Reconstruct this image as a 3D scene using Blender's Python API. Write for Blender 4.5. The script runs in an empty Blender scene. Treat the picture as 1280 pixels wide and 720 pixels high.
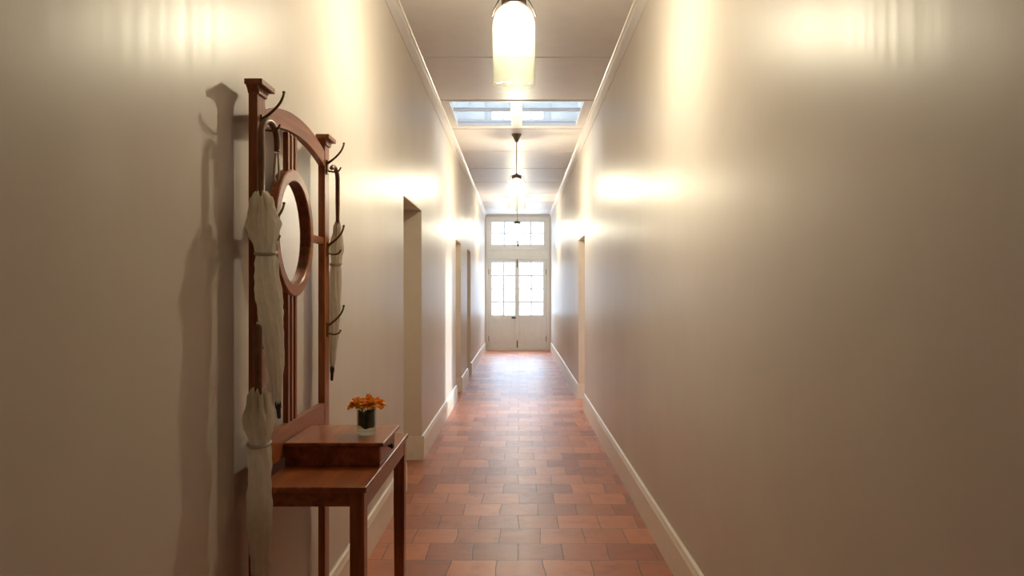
import bpy, bmesh, math, random
from mathutils import Vector, noise
random.seed(7)
PI = math.pi
sc = bpy.context.scene
COL = sc.collection

# ------------------------------------------------------------------ camera
F = 930.0
cam_d = bpy.data.cameras.new('camera')
cam = bpy.data.objects.new('camera', cam_d)
COL.objects.link(cam)
cam.location = (0, 0, 1.45)
cam.rotation_euler = (PI / 2, 0, 0)
cam_d.sensor_width = 36.0
cam_d.lens = F / 1280 * 36.0
cam_d.shift_x = -8 / 1280
cam_d.shift_y = 5 / 1280
cam_d.clip_start = 0.02
cam_d.clip_end = 200
sc.camera = cam

# ------------------------------------------------------------------ corridor measures
XL, XR = -0.838, 0.815            # wall faces
ZC = 3.38                        # ceiling
YB, YF = -6.0, 18.5              # back wall, far wall
TH = 0.36                        # wall thickness
LEFT_OPEN = [(5.42, 6.44), (9.95, 10.85), (12.17, 13.02)]
RIGHT_OPEN = [(9.13, 10.1)]
OPEN_H = 2.165

# ------------------------------------------------------------------ materials
def new_mat(name):
    m = bpy.data.materials.new(name)
    m.use_nodes = True
    nt = m.node_tree
    b = nt.nodes['Principled BSDF']
    return m, nt, b

def N(nt, t, **kw):
    n = nt.nodes.new(t)
    for k, v in kw.items():
        setattr(n, k, v)
    return n

def coords(nt, scale=(1, 1, 1), out='Object'):
    tc = N(nt, 'ShaderNodeTexCoord')
    mp = N(nt, 'ShaderNodeMapping')
    mp.inputs['Scale'].default_value = scale
    nt.links.new(tc.outputs[out], mp.inputs['Vector'])
    return mp.outputs['Vector']

def noise_tex(nt, vec, scale, detail=3, rough=0.55, dist=0.0):
    n = N(nt, 'ShaderNodeTexNoise')
    n.inputs['Scale'].default_value = scale
    n.inputs['Detail'].default_value = detail
    n.inputs['Roughness'].default_value = rough
    n.inputs['Distortion'].default_value = dist
    nt.links.new(vec, n.inputs['Vector'])
    return n

def ramp(nt, fac, stops):
    r = N(nt, 'ShaderNodeValToRGB')
    el = r.color_ramp.elements
    el[0].position, el[0].color = stops[0][0], (*stops[0][1], 1)
    el[1].position, el[1].color = stops[-1][0], (*stops[-1][1], 1)
    for p, c in stops[1:-1]:
        e = el.new(p)
        e.color = (*c, 1)
    nt.links.new(fac, r.inputs['Fac'])
    return r.outputs['Color']

def bump(nt, h, strength, dist, prev=None):
    b = N(nt, 'ShaderNodeBump')
    b.inputs['Strength'].default_value = strength
    b.inputs['Distance'].default_value = dist
    nt.links.new(h, b.inputs['Height'])
    if prev is not None:
        nt.links.new(prev, b.inputs['Normal'])
    return b.outputs['Normal']

def maprange(nt, v, a, b):
    n = N(nt, 'ShaderNodeMapRange')
    n.inputs['To Min'].default_value = a
    n.inputs['To Max'].default_value = b
    nt.links.new(v, n.inputs['Value'])
    return n.outputs['Result']

def mat_plain(name, col, rough=0.5, metal=0.0, spec=0.5, var=0.08, nscale=40, bstr=0.05):
    m, nt, b = new_mat(name)
    v = coords(nt)
    n = noise_tex(nt, v, nscale, 4)
    lo = tuple(c * (1 - var) for c in col)
    hi = tuple(min(1, c * (1 + var)) for c in col)
    nt.links.new(ramp(nt, n.outputs['Fac'], [(0.3, lo), (0.7, hi)]), b.inputs['Base Color'])
    b.inputs['Roughness'].default_value = rough
    b.inputs['Metallic'].default_value = metal
    b.inputs['Specular IOR Level'].default_value = spec
    if bstr:
        nt.links.new(bump(nt, n.outputs['Fac'], bstr, 0.002), b.inputs['Normal'])
    return m

def mat_wall():
    m, nt, b = new_mat('satin_wall_paint')
    v = coords(nt)
    n = noise_tex(nt, v, 1.3, 4)
    nt.links.new(ramp(nt, n.outputs['Fac'], [(0.25, (0.555, 0.500, 0.448)), (0.75, (0.615, 0.558, 0.502))]), b.inputs['Base Color'])
    vs = coords(nt, (1, 26, 0.7))
    ns = noise_tex(nt, vs, 1.0, 4, 0.6)
    np_ = noise_tex(nt, v, 130, 3)
    nl = noise_tex(nt, v, 2.2, 2)
    nt.links.new(maprange(nt, ns.outputs['Fac'], 0.31, 0.47), b.inputs['Roughness'])
    nm = bump(nt, nl.outputs['Fac'], 0.10, 0.02)
    nm = bump(nt, ns.outputs['Fac'], 0.10, 0.004, nm)
    nm = bump(nt, np_.outputs['Fac'], 0.10, 0.0016, nm)
    nt.links.new(nm, b.inputs['Normal'])
    b.inputs['Specular IOR Level'].default_value = 0.21
    return m

def mat_floor():
    m, nt, b = new_mat('terracotta_floor_tile')
    tc = N(nt, 'ShaderNodeTexCoord')
    # hand-made edges: wobble the lookup a little
    nz = noise_tex(nt, tc.outputs['Object'], 3.2, 0.6)
    sub = N(nt, 'ShaderNodeVectorMath', operation='SUBTRACT')
    nt.links.new(nz.outputs['Color'], sub.inputs[0])
    sub.inputs[1].default_value = (0.5, 0.5, 0.5)
    scl = N(nt, 'ShaderNodeVectorMath', operation='SCALE')
    nt.links.new(sub.outputs[0], scl.inputs[0])
    scl.inputs['Scale'].default_value = 0.04
    add = N(nt, 'ShaderNodeVectorMath', operation='ADD')
    nt.links.new(tc.outputs['Object'], add.inputs[0])
    nt.links.new(scl.outputs[0], add.inputs[1])
    br = N(nt, 'ShaderNodeTexBrick')
    br.offset = 0.46
    br.offset_frequency = 2
    br.squash = 1.0
    br.inputs['Scale'].default_value = 1.0
    br.inputs['Brick Width'].default_value = 0.25
    br.inputs['Row Height'].default_value = 0.268
    br.inputs['Mortar Size'].default_value = 0.0035
    br.inputs['Mortar Smooth'].default_value = 0.35
    br.inputs['Bias'].default_value = 0.0
    br.inputs['Color1'].default_value = (0.285, 0.080, 0.033, 1)
    br.inputs['Color2'].default_value = (0.56, 0.200, 0.088, 1)
    br.inputs['Mortar'].default_value = (0.13, 0.06, 0.042, 1)
    nt.links.new(add.outputs[0], br.inputs['Vector'])
    n1 = noise_tex(nt, tc.outputs['Object'], 5.5, 5, 0.65)
    mix = N(nt, 'ShaderNodeMix', data_type='RGBA', blend_type='MULTIPLY')
    mix.inputs['Factor'].default_value = 1.0
    nt.links.new(br.outputs['Color'], mix.inputs['A'])
    nt.links.new(ramp(nt, n1.outputs['Fac'], [(0.28, (0.72, 0.68, 0.66)), (0.5, (1, 1, 1)), (0.75, (1.0, 0.96, 0.9))]), mix.inputs['B'])
    nt.links.new(mix.outputs['Result'], b.inputs['Base Color'])
    n2 = noise_tex(nt, tc.outputs['Object'], 14, 4, 0.6)
    nt.links.new(maprange(nt, n2.outputs['Fac'], 0.28, 0.50), b.inputs['Roughness'])
    inv = N(nt, 'ShaderNodeMath', operation='SUBTRACT')
    inv.inputs[0].default_value = 1.0
    nt.links.new(br.outputs['Fac'], inv.inputs[1])
    nm = bump(nt, inv.outputs[0], 0.5, 0.003)
    nm = bump(nt, n1.outputs['Fac'], 0.22, 0.012, nm)
    nm = bump(nt, n2.outputs['Fac'], 0.15, 0.004, nm)
    nt.links.new(nm, b.inputs['Normal'])
    b.inputs['Specular IOR Level'].default_value = 0.42
    return m

def mat_wood(name, scale):
    m, nt, b = new_mat(name)
    v = coords(nt, scale)
    n = noise_tex(nt, v, 1.0, 6, 0.62, 0.6)
    nt.links.new(ramp(nt, n.outputs['Fac'], [(0.25, (0.11, 0.026, 0.008)), (0.5, (0.255, 0.072, 0.020)), (0.78, (0.43, 0.145, 0.046))]), b.inputs['Base Color'])
    b.inputs['Specular IOR Level'].default_value = 0.4
    nt.links.new(maprange(nt, n.outputs['Fac'], 0.26, 0.40), b.inputs['Roughness'])
    nt.links.new(bump(nt, n.outputs['Fac'], 0.08, 0.002), b.inputs['Normal'])
    return m

def mat_glass(name, tint=(1, 1, 1), gloss=1.0, rough=0.02, cloud=None, cloud_col=(1, 1, 1)):
    """clear glazing: lets light through, mirrors by Fresnel, optional milky body"""
    m = bpy.data.materials.new(name)
    m.use_nodes = True
    nt = m.node_tree
    nt.nodes.clear()
    out = N(nt, 'ShaderNodeOutputMaterial')
    tr = N(nt, 'ShaderNodeBsdfTransparent')
    tr.inputs['Color'].default_value = (*tint, 1)
    gl = N(nt, 'ShaderNodeBsdfGlossy')
    gl.inputs['Roughness'].default_value = rough
    fr = N(nt, 'ShaderNodeFresnel')
    geo = N(nt, 'ShaderNodeNewGeometry')
    ior = N(nt, 'ShaderNodeMapRange')          # same mirror strength from both sides of the skin
    ior.inputs['To Min'].default_value = 1.45
    ior.inputs['To Max'].default_value = 1 / 1.45
    nt.links.new(geo.outputs['Backfacing'], ior.inputs['Value'])
    nt.links.new(ior.outputs['Result'], fr.inputs['IOR'])
    mu = N(nt, 'ShaderNodeMath', operation='MULTIPLY')
    mu.inputs[1].default_value = gloss
    nt.links.new(fr.outputs[0], mu.inputs[0])
    body = tr.outputs[0]
    if cloud:
        tl = N(nt, 'ShaderNodeBsdfTranslucent')
        tl.inputs['Color'].default_value = (*cloud_col, 1)
        df = N(nt, 'ShaderNodeBsdfDiffuse')
        df.inputs['Color'].default_value = (*cloud_col, 1)
        mx0 = N(nt, 'ShaderNodeMixShader')
        mx0.inputs[0].default_value = 0.4
        nt.links.new(tl.outputs[0], mx0.inputs[1])
        nt.links.new(df.outputs[0], mx0.inputs[2])
        mx1 = N(nt, 'ShaderNodeMixShader')
        v = coords(nt)
        n = noise_tex(nt, v, 22, 3)
        nt.links.new(maprange(nt, n.outputs['Fac'], cloud * 0.75, cloud * 1.25), mx1.inputs[0])
        nt.links.new(tr.outputs[0], mx1.inputs[1])
        nt.links.new(mx0.outputs[0], mx1.inputs[2])
        body = mx1.outputs[0]
    mx = N(nt, 'ShaderNodeMixShader')
    nt.links.new(mu.outputs[0], mx.inputs[0])
    nt.links.new(body, mx.inputs[1])
    nt.links.new(gl.outputs[0], mx.inputs[2])
    nt.links.new(mx.outputs[0], out.inputs['Surface'])
    return m

def mat_fabric(name, col, transl=0.25):
    m, nt, b = new_mat(name)
    out = [n for n in nt.nodes if n.type == 'OUTPUT_MATERIAL'][0]
    v = coords(nt)
    n = noise_tex(nt, v, 60, 4)
    nt.links.new(ramp(nt, n.outputs['Fac'], [(0.3, tuple(c * .84 for c in col)), (0.7, col)]), b.inputs['Base Color'])
    b.inputs['Roughness'].default_value = 0.33
    nt.links.new(bump(nt, n.outputs['Fac'], 0.6, 0.010), b.inputs['Normal'])
    tl = N(nt, 'ShaderNodeBsdfTranslucent')
    tl.inputs['Color'].default_value = (*col, 1)
    mx = N(nt, 'ShaderNodeMixShader')
    mx.inputs[0].default_value = transl
    nt.links.new(b.outputs[0], mx.inputs[1])
    nt.links.new(tl.outputs[0], mx.inputs[2])
    nt.links.new(mx.outputs[0], out.inputs['Surface'])
    return m

def mat_emit(name, col, strength):
    m = bpy.data.materials.new(name)
    m.use_nodes = True
    nt = m.node_tree
    nt.nodes.clear()
    out = N(nt, 'ShaderNodeOutputMaterial')
    e = N(nt, 'ShaderNodeEmission')
    e.inputs['Color'].default_value = (*col, 1)
    e.inputs['Strength'].default_value = strength
    nt.links.new(e.outputs[0], out.inputs['Surface'])
    return m

def mat_petal():
    m, nt, b = new_mat('orange_petal')
    v = coords(nt)
    n = noise_tex(nt, v, 55, 3)
    nt.links.new(ramp(nt, n.outputs['Fac'], [(0.25, (0.72, 0.22, 0.012)), (0.55, (0.95, 0.43, 0.035)), (0.8, (1.0, 0.60, 0.12))]), b.inputs['Base Color'])
    b.inputs['Roughness'].default_value = 0.5
    b.inputs['Subsurface Weight'].default_value = 0.15
    b.inputs['Subsurface Radius'].default_value = (0.01, 0.004, 0.002)
    b.inputs['Subsurface Scale'].default_value = 0.3
    return m

BULB_W = 1600
M = {
    'wall': mat_wall(),
    'floor': mat_floor(),
    'ceiling': mat_plain('ceiling_board_paint', (0.63, 0.595, 0.585), 0.42, spec=0.15, var=0.03, nscale=6, bstr=0.06),
    'trim': mat_plain('cream_trim_paint', (0.74, 0.68, 0.58), 0.32, var=0.04, nscale=14),
    'reveal': mat_plain('cream_reveal_paint', (0.66, 0.575, 0.475), 0.5, var=0.03, nscale=8),
    'door': mat_plain('grey_white_door_paint', (0.66, 0.655, 0.62), 0.38, var=0.04, nscale=9),
    'wood_v': mat_wood('mahogany_upright_grain', (38, 38, 2.6)),
    'wood_h': mat_wood('mahogany_level_grain', (38, 2.6, 38)),
    'brass': mat_plain('aged_brass', (0.20, 0.135, 0.065), 0.36, metal=1.0, var=0.25),
    'iron': mat_plain('dark_iron', (0.06, 0.05, 0.045), 0.45, metal=0.8, var=0.2),
    'bronze': mat_plain('dark_bronze_lamp_metal', (0.075, 0.052, 0.038), 0.4, metal=0.6, var=0.2),
    'cord': mat_plain('lamp_cord', (0.26, 0.22, 0.17), 0.6, var=0.1),
    'mirror': mat_plain('silvered_mirror', (0.92, 0.91, 0.88), 0.015, metal=1.0, var=0.0, bstr=0),
    'pane': mat_glass('window_pane', (0.97, 0.985, 1.0), 0.9),
    'skypane': mat_glass('skylight_pane', (0.48, 0.475, 0.465), 1.0, 0.03),
    'jar': mat_glass('lamp_jar_glass', (0.965, 0.985, 0.94), 1.0, 0.015, cloud=0.022, cloud_col=(0.90, 0.93, 0.78)),
    'vase': mat_glass('vase_glass', (0.94, 0.97, 0.95), 1.0, 0.01),
    'water': mat_glass('vase_water', (0.90, 0.95, 0.92), 0.6, 0.01),
    'bulb': mat_emit('lit_bulb', (1.0, 0.855, 0.67), BULB_W),
    'plastic': mat_fabric('milky_umbrella_cloth', (0.90, 0.86, 0.78), 0.52),
    'strap': mat_fabric('pale_strap', (0.52, 0.47, 0.39), 0.1),
    'cane': mat_plain('dark_cane_handle', (0.17, 0.075, 0.032), 0.35, var=0.3, nscale=30),
    'black': mat_plain('black_ferrule', (0.03, 0.026, 0.024), 0.4, var=0.1),
    'petal': mat_petal(),
    'leaf': mat_plain('dark_green_leaf', (0.022, 0.050, 0.016), 0.42, var=0.4, nscale=45, bstr=0.2),
    'stem': mat_plain('green_stem', (0.10, 0.19, 0.05), 0.5, var=0.2),
    'gravel': mat_plain('pale_gravel', (0.72, 0.70, 0.66), 0.9, var=0.12, nscale=12, bstr=0.3),
    'white': mat_plain('white_shaft_plaster', (0.78, 0.79, 0.79), 0.6, var=0.03, nscale=5),
}

# ------------------------------------------------------------------ mesh builder
class MB:
    def __init__(self):
        self.bm = bmesh.new()

    def box(self, x0, x1, y0, y1, z0, z1):
        vs = [self.bm.verts.new((x, y, z)) for x in (x0, x1) for y in (y0, y1) for z in (z0, z1)]
        for f in ((0, 1, 3, 2), (4, 6, 7, 5), (0, 4, 5, 1), (2, 3, 7, 6), (0, 2, 6, 4), (1, 5, 7, 3)):
            self.bm.faces.new([vs[i] for i in f])
        return self

    def prism(self, pts, axis, a, b):
        """extrude a 2-D outline along an axis; pts are the two other coordinates in xyz order"""
        def P(p, d):
            return {'x': (d, p[0], p[1]), 'y': (p[0], d, p[1]), 'z': (p[0], p[1], d)}[axis]
        A = [self.bm.verts.new(P(p, a)) for p in pts]
        B = [self.bm.verts.new(P(p, b)) for p in pts]
        n = len(pts)
        self.bm.faces.new(A)
        self.bm.faces.new(list(reversed(B)))
        for i in range(n):
            j = (i + 1) % n
            self.bm.faces.new([A[j], A[i], B[i], B[j]])
        return self

    def ring_x(self, cy, cz, r0, r1, x0, x1, n=72):
        """flat ring (round frame) whose axis runs along x"""
        rows = []
        for (x, r) in ((x0, r1), (x1 - 0.004, r1), (x1, r1 - 0.004), (x1, r0 + 0.004), (x1 - 0.004, r0), (x0, r0)):
            rows.append([self.bm.verts.new((x, cy + r * math.cos(2 * PI * i / n), cz + r * math.sin(2 * PI * i / n))) for i in range(n)])
        for k in range(len(rows)):
            A, B = rows[k], rows[(k + 1) % len(rows)]
            for i in range(n):
                j = (i + 1) % n
                self.bm.faces.new([A[i], A[j], B[j], B[i]])
        return self

    def tube(self, pts, r, n=12, caps=True):
        pts = [Vector(p) for p in pts]
        rr = r if isinstance(r, (list, tuple)) else [r] * len(pts)
        t0 = (pts[1] - pts[0]).normalized()
        up = Vector((1, 0, 0)) if abs(t0.x) < 0.8 else Vector((0, 1, 0))
        u = t0.cross(up).normalized()
        rows = []
        for i, p in enumerate(pts):
            t = (pts[min(i + 1, len(pts) - 1)] - pts[max(i - 1, 0)]).normalized()
            u = (u - t * u.dot(t)).normalized()
            w = t.cross(u)
            rows.append([self.bm.verts.new(p + (u * math.cos(2 * PI * k / n) + w * math.sin(2 * PI * k / n)) * rr[i]) for k in range(n)])
        for A, B in zip(rows, rows[1:]):
            for k in range(n):
                j = (k + 1) % n
                self.bm.faces.new([A[k], A[j], B[j], B[k]])
        if caps:
            self.bm.faces.new(list(reversed(rows[0])))
            self.bm.faces.new(rows[-1])
        return self

    def lathe(self, prof, c, n=40, closed=False):
        """prof: (radius, z) pairs turned about a vertical axis through c"""
        rows = []
        for (r, z) in prof:
            if r < 1e-6:
                rows.append([self.bm.verts.new((c[0], c[1], c[2] + z))])
            else:
                rows.append([self.bm.verts.new((c[0] + r * math.cos(2 * PI * k / n), c[1] + r * math.sin(2 * PI * k / n), c[2] + z)) for k in range(n)])
        pairs = list(zip(rows, rows[1:])) + ([(rows[-1], rows[0])] if closed else [])
        for A, B in pairs:
            for k in range(n):
                j = (k + 1) % n
                if len(A) == 1 and len(B) == 1:
                    continue
                if len(A) == 1:
                    self.bm.faces.new([A[0], B[j], B[k]])
                elif len(B) == 1:
                    self.bm.faces.new([A[k], A[j], B[0]])
                else:
                    self.bm.faces.new([A[k], A[j], B[j], B[k]])
        return self

    def build(self, name, mat, parent=None, origin=None, bevel=0.0, smooth=False, kind=None, segs=2):
        bm = self.bm
        bmesh.ops.recalc_face_normals(bm, faces=bm.faces)
        if bevel:
            ed = [e for e in bm.edges if len(e.link_faces) == 2 and e.calc_face_angle(0) > 0.5]
            bmesh.ops.bevel(bm, geom=ed, offset=bevel, segments=segs, profile=0.5, affect='EDGES', clamp_overlap=True)
        o0 = Vector((0, 0, 0))
        if origin is not None:
            o0 = Vector(origin)
        elif parent is not None:
            o0 = Vector(parent.get('_base', (0, 0, 0)))
        if o0.length:
            bmesh.ops.translate(bm, verts=bm.verts, vec=-o0)
        me = bpy.data.meshes.new(name)
        bm.to_mesh(me)
        bm.free()
        if smooth:
            me.polygons.foreach_set('use_smooth', [True] * len(me.polygons))
            try:
                me.set_sharp_from_angle(angle=math.radians(40))
            except Exception:
                pass
        me.materials.append(mat)
        o = bpy.data.objects.new(name, me)
        COL.objects.link(o)
        if parent is not None:
            o.parent = parent
            o['_base'] = list(o0)
        elif origin is not None:
            o.location = o0
            o['_base'] = list(o0)
        if kind:
            o['kind'] = kind
        return o

def thing(name, label, cat, loc, group=None):
    o = bpy.data.objects.new(name, None)
    COL.objects.link(o)
    o.location = loc
    o.empty_display_size = 0.05
    o['label'] = label
    o['category'] = cat
    if group:
        o['group'] = group
    o['_base'] = list(loc)
    return o

def smooth_path(pts, n=6):
    """Catmull-Rom through the points"""
    P = [Vector(p) for p in pts]
    P = [P[0] * 2 - P[1]] + P + [P[-1] * 2 - P[-2]]
    out = []
    for i in range(1, len(P) - 2):
        for k in range(n):
            t = k / n
            a, b, c, d = P[i - 1], P[i], P[i + 1], P[i + 2]
            out.append(0.5 * ((2 * b) + (c - a) * t + (2 * a - 5 * b + 4 * c - d) * t * t + (3 * b - a - 3 * c + d) * t ** 3))
    out.append(P[-2])
    return out

# ------------------------------------------------------------------ SETTING
S = 'structure'
MB().box(-1.3, 3.7, YB - 0.3, YF + 0.15, -0.12, 0.0).build('floor', M['floor'], kind=S)

def wall_with_openings(name, x0, x1, opens):
    m = MB()
    y = YB
    for (a, b) in opens:
        m.box(x0, x1, y, a, 0, ZC + 0.1)
        m.box(x0, x1, a, b, OPEN_H, ZC + 0.1)
        y = b
    m.box(x0, x1, y, YF + 0.15, 0, ZC + 0.1)
    return m.build(name, M['wall'], kind=S)

wall_with_openings('wall_left', XL - TH, XL, LEFT_OPEN)
wall_with_openings('wall_right', XR, XR + TH, RIGHT_OPEN)
MB().box(XL - TH, XR + TH, YB - 0.2, YB, 0, ZC + 0.1).build('wall_back', M['wall'], kind=S)

# far wall round the door opening
OX0, OX1, OZ = -0.795, 0.76, 3.315
m = MB()
m.box(XL - TH, OX0, YF, YF + 0.15, 0, ZC + 0.1)
m.box(OX1, XR + TH, YF, YF + 0.15, 0, ZC + 0.1)
m.box(OX0, OX1, YF, YF + 0.15, OZ, ZC + 0.1)
m.build('wall_front', M['wall'], kind=S)

# ceiling boards
SK_Y0, SK_Y1 = 7.50, 8.74
SK_X0, SK_X1 = -0.735, 0.70
lines = [YB, -5.1, -3.7, -2.3, -0.9, 0.5, 1.9, 3.3, 4.72, 6.12, SK_Y0 - 0.02, SK_Y1 + 0.06, 10.2, 11.62, 13.08, 14.5, 15.95, 17.35, YF]
m = MB()
g = 0.016
for a, b in zip(lines, lines[1:]):
    if abs(a - (SK_Y0 - 0.02)) < 1e-6:
        m.box(XL, SK_X0, a + g, b - g, ZC, ZC + 0.05)
        m.box(SK_X1, XR, a + g, b - g, ZC, ZC + 0.05)
        m.box(SK_X0, SK_X1, a + g, SK_Y0, ZC, ZC + 0.05)
        m.box(SK_X0, SK_X1, SK_Y1, b - g, ZC, ZC + 0.05)
    else:
        m.box(XL, XR, a + g, b - g, ZC, ZC + 0.05)
# backing above the joints
m.box(XL - TH, XR + TH, YB - 0.2, SK_Y0, ZC + 0.05, ZC + 0.12)
m.box(XL - TH, XR + TH, SK_Y1, YF + 0.15, ZC + 0.05, ZC + 0.12)
m.box(XL - TH, SK_X0, SK_Y0, SK_Y1, ZC + 0.05, ZC + 0.12)
m.box(SK_X1, XR + TH, SK_Y0, SK_Y1, ZC + 0.05, ZC + 0.12)
m.build('ceiling', M['ceiling'], kind=S)

# cornice strips
for nm, x, s in (('trim_1', XL, 1), ('trim_2', XR, -1)):
    pts = [(x, ZC), (x + s * 0.040, ZC), (x + s * 0.040, ZC - 0.006)]
    for k in range(9):
        q = PI / 2 * k / 8
        pts.append((x + s * (0.036 - 0.028 * math.sin(q)), ZC - 0.094 + 0.086 * math.cos(q)))
    pts += [(x + s * 0.008, ZC - 0.104), (x, ZC - 0.104)]
    tr = MB().prism(pts, 'y', YB, YF).build(nm, M['ceiling'], kind=S)
    MB().prism([(x + s * 0.040, ZC), (x + s * 0.052, ZC), (x + s * 0.052, ZC - 0.006), (x + s * 0.046, ZC - 0.011), (x + s * 0.040, ZC - 0.009)], 'y', YB, YF).build('bead', M['trim'], parent=tr)

# baseboards, turned into the door openings
BH, BT = 0.205, 0.024
def base_profile(m, x, s, y0, y1, h=BH):
    pts = [(x, 0), (x + s * BT, 0), (x + s * BT, h - 0.035), (x + s * (BT - 0.005), h - 0.024), (x + s * (BT - 0.010), h - 0.006), (x + s * 0.006, h), (x, h)]
    m.prism(pts, 'y', y0, y1)

def baseboard(name, x, s, opens, depth):
    m = MB()
    y = YB
    for (a, b) in opens + [(YF, None)]:
        e = a + (BT if b is not None else 0)
        base_profile(m, x, s, y, a)
        if b is not None:
            xa, xb = (x - s * depth, x + s * BT)
            x0, x1 = min(xa, xb), max(xa, xb)
            m.box(x0, x1, a, a + BT, 0, BH)          # return on the near jamb
            m.box(x0, x1, b - BT, b, 0, BH)          # return on the far jamb
            y = b
    return m.build(name, M['trim'], kind=S)
baseboard('baseboard_left', XL, 1, LEFT_OPEN, TH - 0.06)
baseboard('baseboard_right', XR, -1, RIGHT_OPEN, TH)
m = MB()
m.box(XL, XR, YB, YB + BT, 0, BH)
m.build('baseboard_back', M['trim'], kind=S)

# painted linings of the openings (they end flush with the wall face)
for i, (a, b) in enumerate(LEFT_OPEN):
    m = MB()
    t = 0.012
    m.box(XL - TH, XL - 0.001, b - t, b, BH, OPEN_H)
    m.box(XL - TH, XL - 0.001, a, a + t, BH, OPEN_H)
    m.box(XL - TH, XL - 0.001, a + t, b - t, OPEN_H - t, OPEN_H)
    m.build('trim_%d' % (i + 3), M['reveal'], kind=S)
    # closed door at the back of the recess
    y0, y1 = a + t, b - t
    d = MB()
    d.box(XL - TH, XL - TH + 0.045, y0, y1, 0.0, OPEN_H - t)
    w = (y1 - y0)
    for (z0, z1) in ((0.25, 0.95), (1.15, OPEN_H - 0.16)):
        for (u0, u1) in ((0.13, 0.46), (0.54, 0.87)):
            d.box(XL - TH + 0.045, XL - TH + 0.053, y0 + w * u0, y0 + w * u1, z0, z1)
    dr = d.build('door_%d' % (i + 2), M['door'], kind=S, bevel=0.003)
    h = MB()
    h.tube([(XL - TH + 0.045, y1 - 0.08, 1.02), (XL - TH + 0.085, y1 - 0.08, 1.02)], 0.008)
    h.lathe([(0, -0.02), (0.016, -0.014), (0.022, 0), (0.016, 0.014), (0, 0.02)], (XL - TH + 0.095, y1 - 0.08, 1.02), 16)
    h.build('door_knob', M['brass'], parent=dr, smooth=True)

(a, b) = RIGHT_OPEN[0]
m = MB()
t = 0.012
m.box(XR + 0.001, XR + TH, b - t, b, BH, OPEN_H)
m.box(XR + 0.001, XR + TH, a, a + t, BH, OPEN_H)
m.box(XR + 0.001, XR + TH, a + t, b - t, OPEN_H - t, OPEN_H)
m.build('trim_6', M['reveal'], kind=S)

# day-lit side room behind the right-hand opening
RX0, RX1, RY0, RY1, RZ = XR + TH, 3.4, 8.3, 11.9, 3.0
WY0, WY1, WZ0, WZ1 = 9.4, 11.6, 0.55, 2.55
m = MB()
m.box(RX0, RX1, RY0 - 0.15, RY0, 0, RZ)
m.box(RX0, RX1, RY1, RY1 + 0.15, 0, RZ)
m.box(RX0, RX1 + 0.2, RY0 - 0.15, RY1 + 0.15, RZ, RZ + 0.1)
m.box(RX1, RX1 + 0.2, RY0 - 0.15, WY0, 0, RZ)
m.box(RX1, RX1 + 0.2, WY1, RY1 + 0.15, 0, RZ)
m.box(RX1, RX1 + 0.2, WY0, WY1, 0, WZ0)
m.box(RX1, RX1 + 0.2, WY0, WY1, WZ1, RZ)
m.build('wall_room', M['reveal'], kind=S)
m = MB()
m.box(RX1 + 0.06, RX1 + 0.11, WY0, WY0 + 0.06, WZ0, WZ1)
m.box(RX1 + 0.06, RX1 + 0.11, WY1 - 0.06, WY1, WZ0, WZ1)
m.box(RX1 + 0.06, RX1 + 0.11, WY0 + 0.06, WY1 - 0.06, WZ0, WZ0 + 0.06)
m.box(RX1 + 0.06, RX1 + 0.11, WY0 + 0.06, WY1 - 0.06, WZ1 - 0.06, WZ1)
m.box(RX1 + 0.07, RX1 + 0.10, (WY0 + WY1) / 2 - 0.02, (WY0 + WY1) / 2 + 0.02, WZ0 + 0.06, WZ1 - 0.06)
w3 = m.build('window_3', M['door'], kind=S)
MB().box(RX1 + 0.083, RX1 + 0.087, WY0 + 0.06, WY1 - 0.06, WZ0 + 0.06, WZ1 - 0.06).build('window_pane', M['pane'], parent=w3)

# ------------------------------------------------------------------ far double door and fanlight
YD = YF + 0.05
def Xp(px): return (px - 648) / 50.27
def Zp(py): return 1.45 + (365 - py) / 50.27
m = MB()
fz0, fz1 = 2.345, 2.525            # transom beam
m.box(OX0, OX1, YF - 0.015, YF + 0.13, fz0, fz1)
m.box(OX0, OX1, YF - 0.03, YF, fz1 - 0.03, fz1 + 0.01)
m.box(OX0, -0.745, YF, YF + 0.13, 0, fz0)
m.box(0.70, OX1, YF, YF + 0.13, 0, fz0)
m.box(-0.745, 0.70, YF, YF + 0.13, 2.27, fz0)
m.box(OX0, OX1, YF - 0.02, YF + 0.13, 0, 0.035)
m.box(-0.745, -0.715, YD + 0.046, YF + 0.13, 0.035, 2.27)
m.box(0.67, 0.70, YD + 0.046, YF + 0.13, 0.035, 2.27)
m.box(-0.715, 0.67, YD + 0.046, YF + 0.13, 2.24, 2.27)
m.box(-0.715, 0.67, YD + 0.046, YF + 0.13, 0.035, 0.065)
d1 = m.build('door_1', M['door'], kind=S, bevel=0.004)

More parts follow.
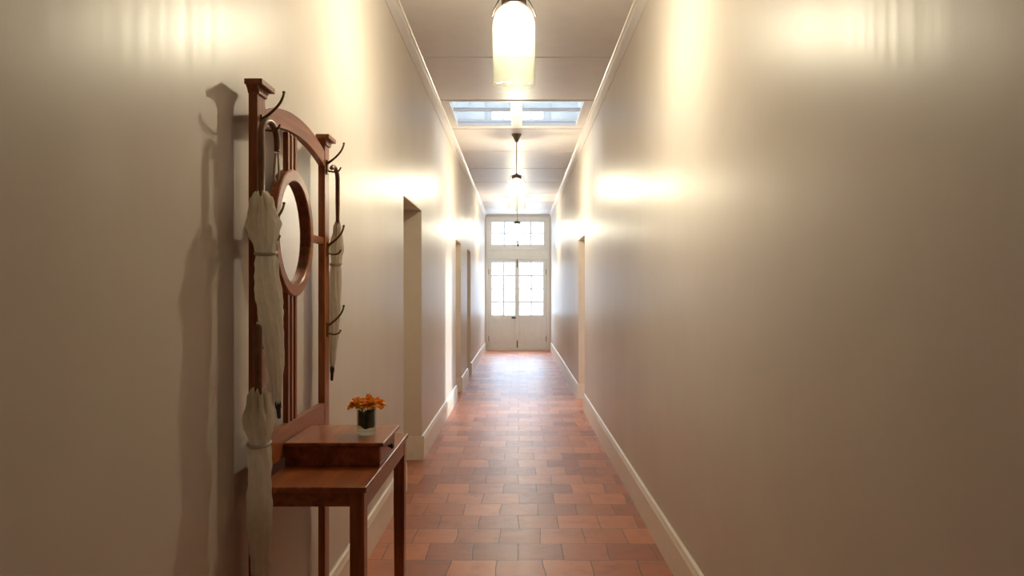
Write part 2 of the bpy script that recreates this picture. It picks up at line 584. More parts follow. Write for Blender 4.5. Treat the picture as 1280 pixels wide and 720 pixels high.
def leaf(x0, x1, px0, px1):
    """one door leaf: stiles, rails, glazing bars, raised lower panel, pane"""
    z0, z1 = 0.04, 2.265
    pz0, pz1 = 0.875, 2.185
    y0, y1 = YD, YD + 0.045
    m = MB()
    m.box(x0, px0, y0, y1, z0, z1)
    m.box(px1, x1, y0, y1, z0, z1)
    m.box(px0, px1, y0, y1, pz1, z1)
    m.box(px0, px1, y0, y1, 0.755, pz0)
    m.box(px0, px1, y0, y1, z0, 0.15)
    c = (px0 + px1) / 2
    m.box(c - 0.018, c + 0.018, y0 + 0.006, y1 - 0.006, pz0, pz1)
    for k in range(1, 4):
        z = pz0 + (pz1 - pz0) * k / 4
        m.box(px0, c - 0.018, y0 + 0.006, y1 - 0.006, z - 0.017, z + 0.017)
        m.box(c + 0.018, px1, y0 + 0.006, y1 - 0.006, z - 0.017, z + 0.017)
    lf = m.build('door_leaf', M['door'], parent=d1, bevel=0.003)
    MB().box(px0, px1, y0 + 0.020, y0 + 0.024, pz0, pz1).build('glass_pane', M['pane'], parent=lf)
    p = MB()
    p.box(px0, px1, y0 + 0.016, y1 - 0.01, 0.15, 0.755)
    p.box(px0 + 0.06, px1 - 0.06, y0 + 0.006, y0 + 0.018, 0.21, 0.695)
    p.build('lower_panel', M['door'], parent=lf, bevel=0.004)
    return lf
lfL = leaf(-0.740, -0.030, -0.66, -0.085)
lfR = leaf(-0.026, 0.695, 0.025, 0.615)
m = MB()
m.box(-0.058, 0.002, YD - 0.018, YD, 0.05, 2.26)
m.build('cover_strip', M['door'], parent=lfR, bevel=0.006)
# rim lock with lever, bolts, hinges
m = MB()
m.box(-0.17, -0.065, YD - 0.022, YD, 0.785, 0.832)
m.build('rim_lock', M['iron'], parent=lfL, bevel=0.003)
m = MB()
m.tube([(-0.095, YD - 0.022, 0.808), (-0.095, YD - 0.06, 0.808)], 0.009)
m.lathe([(0, -0.022), (0.018, -0.015), (0.025, 0), (0.018, 0.015), (0, 0.022)], (-0.095, YD - 0.078, 0.808), 16)
m.build('door_knob', M['iron'], parent=lfL, smooth=True)
for (z0, z1, kz) in ((2.06, 2.255, 2.09), (0.06, 0.24, 0.21)):
    m = MB()
    m.box(-0.042, -0.014, YD - 0.024, YD - 0.018, z0, z1)
    m.tube([(-0.028, YD - 0.032, z0), (-0.028, YD - 0.032, z1)], 0.008)
    m.tube([(-0.028, YD - 0.032, kz), (-0.028, YD - 0.055, kz)], 0.007)
    m.build('slide_bolt', M['iron'], parent=lfR, smooth=True)
for lf, x in ((lfL, -0.742), (lfR, 0.697)):
    for z in (0.28, 1.95):
        m = MB()
        m.tube([(x, YD - 0.006, z - 0.06), (x, YD - 0.006, z + 0.06)], 0.011)
        m.lathe([(0, 0.012), (0.009, 0.006), (0.011, 0)], (x, YD - 0.006, z + 0.06), 12)
        m.build('hinge', M['iron'], parent=lf, smooth=True)

# fanlight
m = MB()
wz0, wz1 = 2.63, 3.185
wx0, wx1 = -0.665, 0.628
m.box(OX0, wx0, YF + 0.02, YF + 0.10, fz1 + 0.01, OZ)
m.box(wx1, OX1, YF + 0.02, YF + 0.10, fz1 + 0.01, OZ)
m.box(wx0, wx1, YF + 0.02, YF + 0.10, fz1 + 0.01, wz0)
m.box(wx0, wx1, YF + 0.02, YF + 0.10, wz1, OZ)
m.box(OX0, OX1, YF, YF + 0.03, OZ - 0.035, OZ)
zc = (wz0 + wz1) / 2
xs = [wx0] + [wx0 + (wx1 - wx0) * k / 4 for k in (1, 2, 3)] + [wx1]
for k in (1, 2, 3):
    w = 0.022 if k == 2 else 0.018
    m.box(xs[k] - w, xs[k] + w, YF + 0.04, YF + 0.075, wz0, wz1)
for k in range(4):
    m.box(xs[k] + (0.018 if k else 0), xs[k + 1] - (0.018 if k < 3 else 0), YF + 0.042, YF + 0.073, zc - 0.018, zc + 0.018)
w1 = m.build('window_1', M['door'], kind=S, bevel=0.003)
MB().box(wx0, wx1, YF + 0.056, YF + 0.060, wz0, wz1).build('glass_pane', M['pane'], parent=w1)
m = MB()
m.tube([(0.60, YF + 0.012, 2.72), (0.60, YF + 0.012, 2.92)], 0.006)
m.tube([(-0.01, YF + 0.012, 2.60), (-0.01, YF + 0.012, 2.70)], 0.008)
m.box(-0.03, 0.01, YF + 0.014, YF + 0.02, 2.585, 2.64)
m.build('window_catch', M['iron'], parent=w1)

# terrace outside the door
MB().box(-14, 14, YF + 0.16, YF + 26, -0.14, -0.02).build('ground', M['gravel'], kind=S)

# ------------------------------------------------------------------ skylight
m = MB()
zt = ZC + 1.2
m.box(SK_X0 - 0.06, SK_X0, SK_Y0, SK_Y1, ZC + 0.12, zt)
m.box(SK_X1, SK_X1 + 0.06, SK_Y0, SK_Y1, ZC + 0.12, zt)
m.box(SK_X0 - 0.06, SK_X1 + 0.06, SK_Y0 - 0.06, SK_Y0, ZC + 0.12, zt)
m.box(SK_X0 - 0.06, SK_X1 + 0.06, SK_Y1, SK_Y1 + 0.06, ZC + 0.12, zt)
m.build('wall_shaft', M['white'], kind=S)
m = MB()
fw = 0.035
zb, zf = ZC - 0.004, ZC + 0.05
m.box(SK_X0, SK_X0 + fw, SK_Y0, SK_Y1, zb, zf)
m.box(SK_X1 - fw, SK_X1, SK_Y0, SK_Y1, zb, zf)
m.box(SK_X0 + fw, SK_X1 - fw, SK_Y0, SK_Y0 + fw, zb, zf)
m.box(SK_X0 + fw, SK_X1 - fw, SK_Y1 - 0.12, SK_Y1, zb, zf)
m.box(-0.085, 0.045, SK_Y0 + fw, SK_Y1 - 0.12, zb, zf)
ym = SK_Y0 + 0.50
m.box(SK_X0 + fw, -0.085, ym - 0.012, ym + 0.012, ZC + 0.012, zf)
m.box(0.045, SK_X1 - fw, ym - 0.012, ym + 0.012, ZC + 0.012, zf)
w2 = m.build('window_2', M['ceiling'], kind=S, bevel=0.003)
for (x0, x1) in ((SK_X0 + fw, -0.085), (0.045, SK_X1 - fw)):
    MB().box(x0, x1, SK_Y0 + fw, SK_Y1 - 0.12, ZC + 0.034, ZC + 0.040).build('glass_pane', M['skypane'], parent=w2)

# ------------------------------------------------------------------ PENDANT LAMPS
def pendant(y, label, x=-0.022):
    t = thing('pendant_lamp', label, 'pendant lamp', (x, y, ZC), group='glass jar pendant lamps along the ceiling')
    zj = 2.445                                        # bottom of the jar
    H = 0.40
    R = 0.104
    # ceiling rose
    MB().lathe([(0, 0), (0.062, 0), (0.062, -0.008), (0.046, -0.030), (0.030, -0.062), (0.020, -0.088), (0.010, -0.098), (0, -0.098)], (x, y, ZC - 0.0005), 28).build('ceiling_rose', M['bronze'], parent=t, smooth=True)
    zcap = zj + H + 0.052
    MB().tube([(x, y, ZC - 0.097), (x, y, zcap)], 0.0065, 10).build('cord', M['cord'], parent=t, smooth=True)
    # screw cap and holder
    c = MB()
    c.lathe([(0, 0.052), (0.016, 0.052), (0.022, 0.040), (0.050, 0.034), (0.060, 0.026), (0.061, -0.012), (0.056, -0.014), (0.056, 0.020), (0, 0.022)], (x, y, zj + H), 36)
    c.lathe([(0, 0.022), (0.018, 0.022), (0.018, -0.055), (0, -0.055)], (x, y, zj + H), 20)
    c.build('jar_cap', M['bronze'], parent=t, smooth=True)
    # wire bail: two legs from the cap to lugs on the shoulder
    w = MB()
    for s in (-1, 1):
        w.tube(smooth_path([(x + s * 0.030, y, zj + H + 0.040), (x + s * 0.068, y, zj + H + 0.022), (x + s * 0.094, y, zj + H - 0.028), (x + s * 0.107, y, zj + H - 0.062)], 5), 0.0035, 8)
    ring = [(x + 0.0635 * math.cos(q), y + 0.0635 * math.sin(q), zj + H - 0.018) for q in [2 * PI * k / 32 for k in range(33)]]
    w.tube(ring, 0.003, 8, caps=False)
    w.build('wire_bail', M['iron'], parent=t, smooth=True)
    # jar: outer skin and inner skin
    prof = [(0.0, 0.014), (R * 0.55, 0.012), (R * 0.80, 0.002), (R * 0.93, 0.0), (R * 0.99, 0.010), (R, 0.024), (R, 0.045), (R, 0.28), (R * 0.985, 0.31), (R * 0.90, 0.345), (R * 0.72, 0.372), (0.060, 0.384), (0.0575, 0.400), (0.0540, 0.400), (0.0540, 0.384), (R * 0.66, 0.366), (R * 0.85, 0.340), (R * 0.94, 0.308), (R * 0.955, 0.28), (R * 0.955, 0.045), (R * 0.93, 0.028), (R * 0.80, 0.020), (R * 0.5, 0.020), (0.0, 0.021)]
    MB().lathe(prof, (x, y, zj), 56).build('glass_jar', M['jar'], parent=t, smooth=True)
    # bulb
    bz = zj + 0.262
    MB().lathe([(0, -0.030), (0.009, -0.028), (0.016, -0.021), (0.020, -0.010), (0.021, 0.003), (0.019, 0.018), (0.016, 0.040), (0.013, 0.060), (0.013, 0.082), (0, 0.082)], (x, y, bz), 16).build('bulb', M['bulb'], parent=t, smooth=True)
    return t
pendant(3.60, 'nearest and largest glass jar pendant lamp, at the top edge of the view')
pendant(9.10, 'glass jar pendant lamp hanging just beyond the skylight, its dark ceiling rose in view')
pendant(15.1, 'farthest and smallest glass jar pendant lamp, hanging in front of the fanlight')

# ------------------------------------------------------------------ HALL STAND
HY0, HY1 = 2.195, 3.029          # outer edges of the two posts
PX0, PX1 = -0.797, -0.770        # post back and front
PW = 0.069
hs = thing('hall_stand', 'mahogany hall stand with round mirror, coat hooks and drawer shelf against left wall', 'hall stand', (-0.63, 2.61, 0))

def hook(parent, y, z):
    m = MB()
    up = smooth_path([(PX1 - 0.002, y, z), (-0.756, y, z + 0.010), (-0.734, y, z + 0.028), (-0.716, y, z + 0.048), (-0.7065, y, z + 0.066), (-0.7025, y, z + 0.080)], 6)
    m.tube(up, [0.0052 - 0.0018 * i / (len(up) - 1) for i in range(len(up))], 10)
    m.lathe([(0, -0.005), (0.004, -0.003), (0.0052, 0), (0.004, 0.003), (0, 0.005)], (-0.7025, y, z + 0.082), 10)
    lo = smooth_path([(PX1 - 0.002, y, z - 0.027), (-0.755, y, z - 0.031), (-0.738, y, z - 0.0325), (-0.722, y, z - 0.027), (-0.714, y, z - 0.014)], 5)
    m.tube(lo, 0.0036, 10)
    m.box(PX1 - 0.001, PX1 + 0.004, y - 0.009, y + 0.009, z - 0.042, z + 0.014)
    return m.build('coat_hook', M['brass'], parent=parent, smooth=True)

HOOK_Z = (1.966, 1.634, 1.312)
for (a, b) in ((HY0, HY0 + PW), (HY1 - PW, HY1)):
    p = MB().box(PX0, PX1, a, b, 0.0, 2.056).build('post', M['wood_v'], parent=hs, bevel=0.0025)
    c = MB()
    # flared cap: cavetto neck and overhanging slab
    c.box(PX0 - 0.004, PX1 + 0.022, a - 0.024, b + 0.024, 2.058, 2.074)
    c.prism([(a - 0.001, 2.036), (b + 0.001, 2.036), (b + 0.006, 2.045), (b + 0.020, 2.058), (a - 0.020, 2.058), (a - 0.006, 2.045)], 'x', PX0 - 0.001, PX1 + 0.006)
    c.build('post_cap', M['wood_h'], parent=p, bevel=0.0015)
    for z in HOOK_Z:
        hook(p, (a + b) / 2, z)

ya, yb = HY0 + PW, HY1 - PW
yc = (ya + yb) / 2
def arc_pts(z_end, z_mid, n=28):
    out = []
    for i in range(n + 1):
        u = -1 + 2 * i / n
        out.append((ya + (yb - ya) * i / n, z_mid - (z_mid - z_end) * (abs(u) ** 2.1)))
    return out
top = arc_pts(2.010, 2.062)
bot = arc_pts(1.950, 1.997)
MB().prism(top + bot[::-1], 'x', PX0 + 0.002, PX1 - 0.001).build('arched_top_rail', M['wood_h'], parent=hs, bevel=0.002)

MZ, MR0, MR1 = 1.653, 0.178, 0.2185
MY = 2.578
# round mirror with a turned frame
fr = MB().ring_x(MY, MZ, MR0, MR1, -0.802, PX1 + 0.001).build('mirror_frame', M['wood_h'], parent=hs, smooth=True)
m = MB()
m.ring_x(MY, MZ, 0.03, MR0 + 0.004, -0.796, -0.790, 72)
gm = m.bm
# plain round glass: close the middle of the disc
cv = [v for v in gm.verts]
gm.free()
m = MB()
n = 72
A = [m.bm.verts.new((-0.790, MY + (MR0 + 0.002) * math.cos(2 * PI * i / n), MZ + (MR0 + 0.002) * math.sin(2 * PI * i / n))) for i in range(n)]
B = [m.bm.verts.new((-0.796, v.co.y, v.co.z)) for v in A]
m.bm.faces.new(A)
m.bm.faces.new(B[::-1])
for i in range(n):
    j = (i + 1) % n
    m.bm.faces.new([A[j], A[i], B[i], B[j]])
m.build('mirror_glass', M['mirror'], parent=fr)

# three slats above and below the mirror
for k in (-1, 0, 1):
    y = 2.559 + k * 0.041
    dz = math.sqrt(MR1 ** 2 - (y - MY) ** 2)
    MB().box(-0.794, -0.776, y - 0.0115, y + 0.0115, MZ + dz - 0.004, 1.990).build('slat', M['wood_v'], parent=hs, bevel=0.002)
    MB().box(-0.794, -0.776, y - 0.0115, y + 0.0115, 0.93, MZ - dz + 0.004).build('slat', M['wood_v'], parent=hs, bevel=0.002)
# rails from the mirror to the posts
for (a, b) in ((ya, MY - MR1 + 0.004), (MY + MR1 - 0.004, yb)):
    MB().box(-0.795, -0.774, a, b, MZ - 0.014, MZ + 0.014).build('side_rail', M['wood_h'], parent=hs, bevel=0.002)
# back board above the shelf and lower rail
MB().box(-0.795, -0.771, ya, yb, 0.905, 1.009).build('back_board', M['wood_h'], parent=hs, bevel=0.002)
MB().box(-0.795, -0.771, ya, yb, 0.80, 0.852).build('lower_rail', M['wood_h'], parent=hs, bevel=0.002)
# shelf with apron
XF = -0.455
sh = MB().box(PX1 + 0.0005, XF + 0.008, HY0 - 0.008, HY1 - 0.006, 0.858, 0.876).build('shelf', M['wood_h'], parent=hs, bevel=0.003)
a_ = MB()
a_.box(PX1 + 0.0005, XF - 0.043, HY0 + 0.004, HY0 + 0.022, 0.815, 0.858)
a_.box(PX1 + 0.0005, XF - 0.043, HY1 - 0.036, HY1 - 0.018, 0.815, 0.858)
a_.box(XF - 0.022, XF - 0.002, HY0 + 0.049, HY1 - 0.063, 0.800, 0.858)
a_.build('apron', M['wood_h'], parent=hs, bevel=0.002)
for (a, b) in ((HY0, HY0 + 0.049), (HY1 - 0.063, HY1 - 0.014)):
    l = MB()
    l.prism([(XF - 0.043, 0.858), (XF, 0.858), (XF, 0.60), (XF - 0.006, 0.0), (XF - 0.037, 0.0), (XF - 0.043, 0.60)], 'y', a, b)
    l.build('front_leg', M['wood_v'], parent=hs, bevel=0.002)
# low stretchers
MB().box(XF - 0.035, XF - 0.010, HY0 + 0.045, HY1 - 0.06, 0.15, 0.19).build('stretcher', M['wood_h'], parent=hs, bevel=0.002)
for a in (HY0 + 0.012, HY1 - 0.050):
    MB().box(PX1, XF - 0.038, a, a + 0.022, 0.15, 0.19).build('stretcher', M['wood_h'], parent=hs, bevel=0.002)
# drawer box
BY0, BY1 = 2.452, 2.752
bx = MB()
x0, x1, z0, z1 = PX1 + 0.0005, XF - 0.002, 0.876, 0.943
bx.box(x0, x1, BY0, BY0 + 0.014, z0, z1)
bx.box(x0, x1, BY1 - 0.014, BY1, z0, z1)
bx.box(x0, x0 + 0.012, BY0 + 0.014, BY1 - 0.014, z0, z1)
bx.box(x0 + 0.012, x1, BY0 + 0.014, BY1 - 0.014, z0, z0 + 0.008)
bxo = bx.build('drawer_box', M['wood_h'], parent=hs, bevel=0.0015)
MB().box(x0, XF + 0.014, BY0 - 0.016, BY1 + 0.016, 0.943, 0.956).build('box_top', M['wood_h'], parent=hs, bevel=0.003)
dr = MB()
dr.box(XF - 0.018, XF - 0.001, BY0 + 0.016, BY1 - 0.016, 0.886, 0.941)
dr.box(x0 + 0.02, XF - 0.018, BY0 + 0.022, BY1 - 0.022, 0.890, 0.925)
dro = dr.build('drawer', M['wood_h'], parent=hs, bevel=0.0015)
kb = MB()
kp = [(0.004, 0.0), (0.0045, 0.006), (0.009, 0.010), (0.0105, 0.016), (0.007, 0.020), (0.0, 0.021)]
rows = []
for (r, d) in kp:
    if r == 0:
        rows.append([kb.bm.verts.new((XF - 0.001 + d, 2.602, 0.912))])
    else:
        rows.append([kb.bm.verts.new((XF - 0.001 + d, 2.602 + r * math.cos(2 * PI * k / 16), 0.912 + r * math.sin(2 * PI * k / 16))) for k in range(16)])
for A, B in zip(rows, rows[1:]):
    for k in range(16):
        j = (k + 1) % 16
        kb.bm.faces.new([A[k], A[j], B[0]] if len(B) == 1 else [A[k], A[j], B[j], B[k]])
kb.build('knob', M['iron'], parent=dro, smooth=True)

# ------------------------------------------------------------------ UMBRELLAS
def canopy_mesh(top, bot, prof, seed, ribs=8, nseg=80):
    """folded canopy: rings along the axis top->bot, pleated by the ribs.
    prof rows: (t, radius, pleat)"""
    top, bot = Vector(top), Vector(bot)
    ax = (bot - top)
    L = ax.length
    t_ = ax.normalized()
    u = Vector((1, 0, 0))
    u = (u - t_ * u.dot(t_)).normalized()
    w = t_.cross(u)
    m = MB()
    steps = 70
    rows = []
    def interp(t):
        for (a, b) in zip(prof, prof[1:]):
            if a[0] <= t <= b[0]:
                q = (t - a[0]) / max(1e-6, b[0] - a[0])
                q = q * q * (3 - 2 * q)
                return a[1] + (b[1] - a[1]) * q, a[2] + (b[2] - a[2]) * q
        return prof[-1][1], prof[-1][2]
    for i in range(steps + 1):
        t = i / steps
        r, pl = interp(t)
        row = []
        for k in range(nseg):
            th = 2 * PI * k / nseg
            tw = 0.9 * t + 0.25 * math.sin(t * 9 + seed)
            c = math.cos(ribs * (th + tw))
            rr = r * (1 + pl * (abs(c) ** 1.5 * (1 if c > 0 else -1)))
            rr *= 1 + 0.13 * noise.noise(Vector((math.cos(th) * 1.3 + seed, math.sin(th) * 1.3, t * 9)))
            rr *= 1 + 0.09 * noise.noise(Vector((math.cos(th) * 3.0 - seed, math.sin(th) * 3.0, t * 26)))
            z = t
            if i == 0:
                z += 0.030 * (0.5 - 0.5 * math.cos(ribs * (th + tw) + PI))     # scalloped hem
            if i == 1:
                z += 0.014 * (0.5 - 0.5 * math.cos(ribs * (th + tw) + PI))
            row.append(m.bm.verts.new(top + t_ * (z * L) + u * (rr * math.cos(th)) + w * (rr * math.sin(th))))
        rows.append(row)
    # inner skin just under the hem gives the cloth its thickness
    inner = []
    for i in (0, 2, 5, 8):
        inner.append([m.bm.verts.new(v.co + ((top + t_ * ((v.co - top).dot(t_))) - v.co) * 0.16) for v in rows[i]])
    for A, B in list(zip(rows, rows[1:])):
        for k in range(nseg):
            j = (k + 1) % nseg
            m.bm.faces.new([A[k], A[j], B[j], B[k]])
    for A, B in list(zip(inner, inner[1:])) + [(inner[0], rows[0])]:
        for k in range(nseg):
            j = (k + 1) % nseg
            m.bm.faces.new([A[k], A[j], B[j], B[k]])
    m.bm.faces.new(rows[-1])
    m.bm.faces.new(inner[-1])
    return m

def lerp(a, b, t):
    return Vector(a) + (Vector(b) - Vector(a)) * t

def umbrella(label, handle_pts, handle_r, top, bot, prof, tip, cinch, seed):
    t = thing('umbrella', label, 'umbrella', tuple(tip), group='pale folded umbrellas hanging on the hall stand')
    hp = handle_pts
    MB().tube(hp, handle_r, 14).build('handle', M['cane'], parent=t, smooth=True)
    MB().tube([hp[0], lerp(top, bot, 0.5), lerp(top, bot, 0.98)], 0.0045, 10).build('shaft', M['iron'], parent=t, smooth=True)
    canopy_mesh(top, bot, prof, seed).build('canopy', M['plastic'], parent=t, smooth=True)
    # closing strap round the folds
    c = lerp(top, bot, cinch[0])
    r = cinch[1]
    ring = []
    for k in range(41):
        q = 2 * PI * k / 40
        ring.append((c.x + r * math.cos(q), c.y + r * math.sin(q), c.z + 0.006 * math.sin(q)))
    s = MB()
    s.tube(ring, 0.0055, 8, caps=False)
    s.build('closing_strap', M['strap'], parent=t, smooth=True)
    # ferrule
    a = Vector(lerp(top, bot, 0.97))
    b = Vector(tip)
    MB().tube([a, lerp(a, b, 0.35), lerp(a, b, 0.5), lerp(a, b, 0.9), b], [0.009, 0.0095, 0.0068, 0.0062, 0.0045], 12).build('ferrule', M['black'], parent=t, smooth=True)
    return t

def crook(x0, x1, ys, ye, zbase, zc, r, end_deg, tail, s0=None):
    """shaft rises at ys, bends over to ye"""
    yc_ = (ys + ye) / 2
    pts = [Vector((x0, ys, zbase)), Vector((x0, ys, zbase + (zc - zbase) * 0.5))]
    if s0 is not None:
        pts = [Vector(s0)] + pts
    n = 14
    sgn = 1 if ye > ys else -1
    for k in range(n + 1):
        q = math.radians(end_deg) * k / n
        f = (1 - math.cos(q)) / 2
        pts.append(Vector((x0 + (x1 - x0) * f, yc_ - sgn * r * math.cos(q), zc + r * math.sin(q))))
    if tail:
        e = pts[-1]
        pts.append(e + Vector((0, 0, -tail)))
    return pts

# nearest umbrella: high on the near post, facing the corridor
u1_top, u1_bot = (-0.745, 2.152, 1.742), (-0.706, 2.188, 1.112)
hp = crook(-0.749, -0.734, 2.166, 2.262, 1.725, 1.909, 0.048, 180, 0.032, s0=(-0.7405, 2.154, 1.690))
U1 = umbrella('pale umbrella on the near post with its whole crook handle in view',
              hp, [0.0075, 0.0085, 0.0105] + [0.0098] * (len(hp) - 4) + [0.0088], u1_top, u1_bot,
              [(0, 0.023, 0.34), (0.07, 0.028, 0.28), (0.105, 0.034, 0.26), (0.155, 0.043, 0.26), (0.19, 0.039, 0.22), (0.26, 0.0285, 0.10), (0.285, 0.0265, 0.06), (0.33, 0.0315, 0.11), (0.45, 0.034, 0.13), (0.60, 0.0315, 0.12), (0.78, 0.024, 0.12), (0.92, 0.013, 0.10), (1.0, 0.008, 0.04)],
              Vector((-0.704, 2.190, 1.078)), (0.283, 0.0285), 1.3)
w = MB()
w.tube(smooth_path([(-0.738, 2.262, 1.872), (-0.741, 2.262, 1.84), (-0.742, 2.262, 1.80), (-0.735, 2.262, 1.784), (-0.728, 2.262, 1.80), (-0.729, 2.262, 1.84), (-0.731, 2.262, 1.872)], 5), 0.0034, 8)
w.build('wrist_cord', M['strap'], parent=U1, smooth=True)

# lower umbrella: hangs by its cord from the lowest hook of the near post
u2_top, u2_bot = (-0.7425, 2.125, 1.178), (-0.738, 2.138, 0.515)
U2 = umbrella('lowest pale umbrella, with a straight handle, in front of the shelf end',
              [Vector((-0.742, 2.127, 1.115)), Vector((-0.7425, 2.125, 1.17)), Vector((-0.743, 2.1245, 1.26)), Vector((-0.7435, 2.124, 1.335)), Vector((-0.7435, 2.124, 1.350)), Vector((-0.7435, 2.124, 1.357))],
              [0.008, 0.0105, 0.0115, 0.0120, 0.011, 0.006], u2_top, u2_bot,
              [(0, 0.025, 0.30), (0.06, 0.028, 0.26), (0.13, 0.038, 0.24), (0.165, 0.036, 0.22), (0.235, 0.0275, 0.08), (0.27, 0.028, 0.08), (0.34, 0.031, 0.12), (0.55, 0.032, 0.13), (0.75, 0.027, 0.12), (0.92, 0.013, 0.10), (1.0, 0.008, 0.04)],
              Vector((-0.7375, 2.1385, 0.472)), (0.242, 0.0295), 4.1)
hy = HY0 + PW / 2
w = MB()
w.tube(smooth_path([(-0.7435, 2.124, 1.352), (-0.757, 2.150, 1.362), (-0.7630, 2.195, 1.355), (-0.7630, hy - 0.004, 1.3335), (-0.7630, hy + 0.009, 1.322), (-0.7630, hy + 0.004, 1.300), (-0.7630, hy - 0.02, 1.310), (-0.762, 2.17, 1.340), (-0.752, 2.14, 1.352), (-0.7435, 2.124, 1.350)], 5), 0.0018, 8)
w.build('hanging_cord', M['strap'], parent=U2, smooth=True)

# umbrella on the far post
u3_top, u3_bot = (-0.742, 3.052, 1.742), (-0.765, 3.056, 1.128)
hp = crook(-0.741, -0.748, 3.050, 2.954, 1.725, 1.906, 0.048, 128, 0, s0=(-0.7435, 3.0525, 1.69))
U3 = umbrella('pale umbrella hooked on the far post of the hall stand, beside the wall',
              hp, [0.0065, 0.0075, 0.0092] + [0.0090] * (len(hp) - 4) + [0.008], u3_top, u3_bot,
              [(0, 0.011, 0.22), (0.07, 0.014, 0.24), (0.14, 0.023, 0.22), (0.18, 0.0275, 0.18), (0.24, 0.022, 0.10), (0.29, 0.0195, 0.06), (0.36, 0.022, 0.12), (0.55, 0.0235, 0.13), (0.75, 0.020, 0.12), (0.92, 0.012, 0.10), (1.0, 0.0075, 0.04)],
              Vector((-0.7665, 3.0563, 1.086)), (0.288, 0.021), 7.7)

# ------------------------------------------------------------------ VASE AND FLOWERS
VX, VY, VZ = -0.529, 2.590, 0.9562
vs = thing('glass_vase', 'small clear glass vase lined with dark green leaf on the drawer box', 'vase', (VX, VY, VZ))
R = 0.0335
MB().lathe([(0, 0.0), (R - 0.003, 0.0), (R, 0.003), (R, 0.088), (R - 0.0012, 0.0895), (R - 0.0024, 0.088), (R - 0.0024, 0.012), (R - 0.006, 0.010), (0, 0.010)], (VX, VY, VZ), 44).build('glass', M['vase'], parent=vs, smooth=True)
MB().lathe([(0, 0.0105), (R - 0.0062, 0.0105), (R - 0.0030, 0.0125), (R - 0.0030, 0.026), (0, 0.026)], (VX, VY, VZ), 44).build('water', M['water'], parent=vs, smooth=True)
lf = MB()
nn = 56
rows = []
for (r, z) in ((R - 0.0045, 0.027), (R - 0.0042, 0.045), (R - 0.0042, 0.064), (R - 0.0045, 0.080), (R - 0.0065, 0.080), (R - 0.0062, 0.064), (R - 0.0062, 0.045), (R - 0.0065, 0.027)):
    row = []
    for k in range(nn):
        q = 2 * PI * k / nn
        zz = z + (0.005 * math.sin(2 * q + 0.7) + 0.0025 * math.sin(5 * q))
        row.append(lf.bm.verts.new((VX + r * math.cos(q), VY + r * math.sin(q), VZ + zz)))
    rows.append(row)
for i in range(len(rows)):
    A, B = rows[i], rows[(i + 1) % len(rows)]
    for k in range(nn):
        j = (k + 1) % nn
        lf.bm.faces.new([A[k], A[j], B[j], B[k]])
lf.build('leaf_lining', M['leaf'], parent=vs, smooth=True)

fl = thing('flower_bunch', 'bunch of ruffled orange flowers standing in the small glass vase', 'flowers', (VX, VY, VZ + 0.030))
def petal(m, c, yaw, pitch, L, W, curl, seed):
    """a cupped ruffled petal with thickness, starting at c"""
    nu, nv = 8, 6
    d = Vector((math.cos(yaw), math.sin(yaw), 0))
    s = Vector((-math.sin(yaw), math.cos(yaw), 0))
    tops, bots = [], []
    p = Vector(c)
    ang = pitch
    for i in range(nu + 1):
        t = i / nu
        wd = W * (math.sin(PI * (0.12 + 0.78 * t)) ** 0.8) * (1 if t < 0.85 else 0.8)
        dirv = d * math.cos(ang) + Vector((0, 0, 1)) * math.sin(ang)
        nrm = -d * math.sin(ang) + Vector((0, 0, 1)) * math.cos(ang)
        rt, rb = [], []
        for k in range(nv + 1):
            v = -1 + 2 * k / nv
            cup = 0.28 * wd * v * v + 0.16 * W * t * math.sin(v * 6 + seed * 3.1 + t * 4)
            q = p + s * (v * wd) + nrm * cup
            rt.append(m.bm.verts.new(q + nrm * 0.0005))
            rb.append(m.bm.verts.new(q - nrm * 0.0005))
        tops.append(rt)
        bots.append(rb)
        p = p + dirv * (L / nu)
        ang -= curl / nu
    for R_ in (tops, bots):
        for A, B in zip(R_, R_[1:]):
            for k in range(nv):
                m.bm.faces.new([A[k], A[k + 1], B[k + 1], B[k]])
    for i in range(nu):
        for k in (0, nv):
            m.bm.faces.new([tops[i][k], tops[i + 1][k], bots[i + 1][k], bots[i][k]])
    for i in (0, nu):
        for k in range(nv):
            m.bm.faces.new([tops[i][k], tops[i][k + 1], bots[i][k + 1], bots[i][k]])

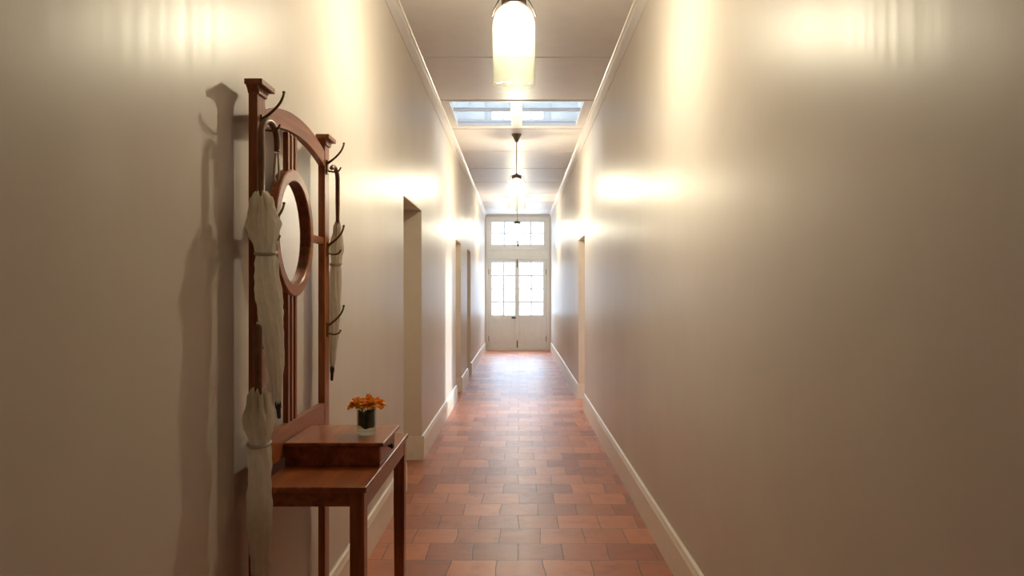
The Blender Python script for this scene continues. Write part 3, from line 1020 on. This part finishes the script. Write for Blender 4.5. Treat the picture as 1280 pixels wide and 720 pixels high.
blooms = [(-0.030, -0.014, 0.106, 0.034), (0.024, -0.022, 0.108, 0.033), (0.004, 0.022, 0.114, 0.034), (-0.004, -0.030, 0.106, 0.030), (0.036, 0.014, 0.106, 0.031), (-0.034, 0.024, 0.107, 0.030)]
for bi, (dx, dy, dz, R_) in enumerate(blooms):
    m = MB()
    c = Vector((VX + dx, VY + dy, VZ + dz - 0.006))
    rnd = random.Random(bi + 3)
    for ringi, (cnt, pit, L, W, curl) in enumerate(((7, 0.22, R_, R_ * 0.46, 0.9), (6, 0.75, R_ * 0.82, R_ * 0.42, 0.9), (5, 1.2, R_ * 0.62, R_ * 0.34, -0.5))):
        for k in range(cnt):
            petal(m, c + Vector((0, 0, 0.003 * ringi)), 2 * PI * (k + 0.5 * ringi) / cnt + rnd.uniform(-.2, .2) + bi, pit + rnd.uniform(-.15, .15), L * rnd.uniform(.9, 1.12), W, curl + rnd.uniform(-.4, .4), rnd.uniform(0, 6))
    m.lathe([(0, -0.010), (0.004, -0.009), (0.007, -0.002), (0.005, 0.004), (0, 0.005)], tuple(c), 10)
    b = m.build('bloom', M['petal'], parent=fl, smooth=True)
    s = MB()
    s.tube(smooth_path([c + Vector((0, 0, -0.006)), Vector((VX + dx * 0.50, VY + dy * 0.50, VZ + 0.085)), Vector((VX + dx * 0.3, VY + dy * 0.3, VZ + 0.055)), Vector((VX - dx * 0.2, VY - dy * 0.2, VZ + 0.030))], 5), 0.0018, 8)
    s.build('stem', M['stem'], parent=fl, smooth=True)

# ------------------------------------------------------------------ LIGHT
world = bpy.data.worlds.new('overcast_sky')
sc.world = world
world.use_nodes = True
bg = world.node_tree.nodes['Background']
wn = world.node_tree
wtc = N(wn, 'ShaderNodeTexCoord')
wsx = N(wn, 'ShaderNodeSeparateXYZ')
wn.links.new(wtc.outputs['Generated'], wsx.inputs[0])
wmr = N(wn, 'ShaderNodeMapRange')                      # overcast: bright zenith, dimmer horizon
wmr.inputs['From Min'].default_value = 0.10
wmr.inputs['From Max'].default_value = 0.75
wmr.inputs['To Min'].default_value = 4.2
wmr.inputs['To Max'].default_value = 36.0
wn.links.new(wsx.outputs['Z'], wmr.inputs['Value'])
wn.links.new(wmr.outputs['Result'], bg.inputs['Strength'])
bg.inputs['Color'].default_value = (0.64, 0.81, 1.0, 1)

def area(name, loc, rot, sx, sy, power=0, col=(1, 1, 1), portal=False):
    d = bpy.data.lights.new(name, 'AREA')
    d.shape = 'RECTANGLE'
    d.size, d.size_y = sx, sy
    d.energy = power
    d.color = col
    if portal:
        d.cycles.is_portal = True
    o = bpy.data.objects.new(name, d)
    COL.objects.link(o)
    o.location = loc
    o.rotation_euler = rot
    return o
sd = bpy.data.lights.new('low_sun', 'SUN')
sd.energy = 4.5
sd.angle = math.radians(8)
sd.color = (1.0, 0.95, 0.88)
so = bpy.data.objects.new('low_sun', sd)
COL.objects.link(so)
so.location = (8, 12, 4)
so.rotation_euler = Vector((1.0, 0.36, 0.15)).to_track_quat('Z', 'Y').to_euler()
# portals: sample the sky only through the real openings
area('door_daylight', ((OX0 + OX1) / 2, YF + 0.155, 1.65), (-PI / 2, 0, 0), 1.5, 3.3, portal=True)
area('skylight_daylight', ((SK_X0 + SK_X1) / 2, (SK_Y0 + SK_Y1) / 2, ZC + 1.2), (0, 0, 0), SK_X1 - SK_X0, SK_Y1 - SK_Y0, portal=True)
area('room_daylight', (RX1 + 0.21, (WY0 + WY1) / 2, (WZ0 + WZ1) / 2), (0, PI / 2, 0), WZ1 - WZ0, WY1 - WY0, portal=True)

for o in list(bpy.data.objects):
    if '_base' in o:
        del o['_base']

sc.view_settings.view_transform = 'Standard'
sc.view_settings.look = 'None'
sc.view_settings.exposure = 0.16
sc.view_settings.gamma = 1.0
sc.view_settings.use_curve_mapping = False
cy = sc.cycles
cy.use_denoising = True
cy.max_bounces = 14
cy.diffuse_bounces = 7
cy.glossy_bounces = 6
cy.transparent_max_bounces = 24
cy.caustics_reflective = False
cy.caustics_refractive = False
cy.sample_clamp_indirect = 6.0
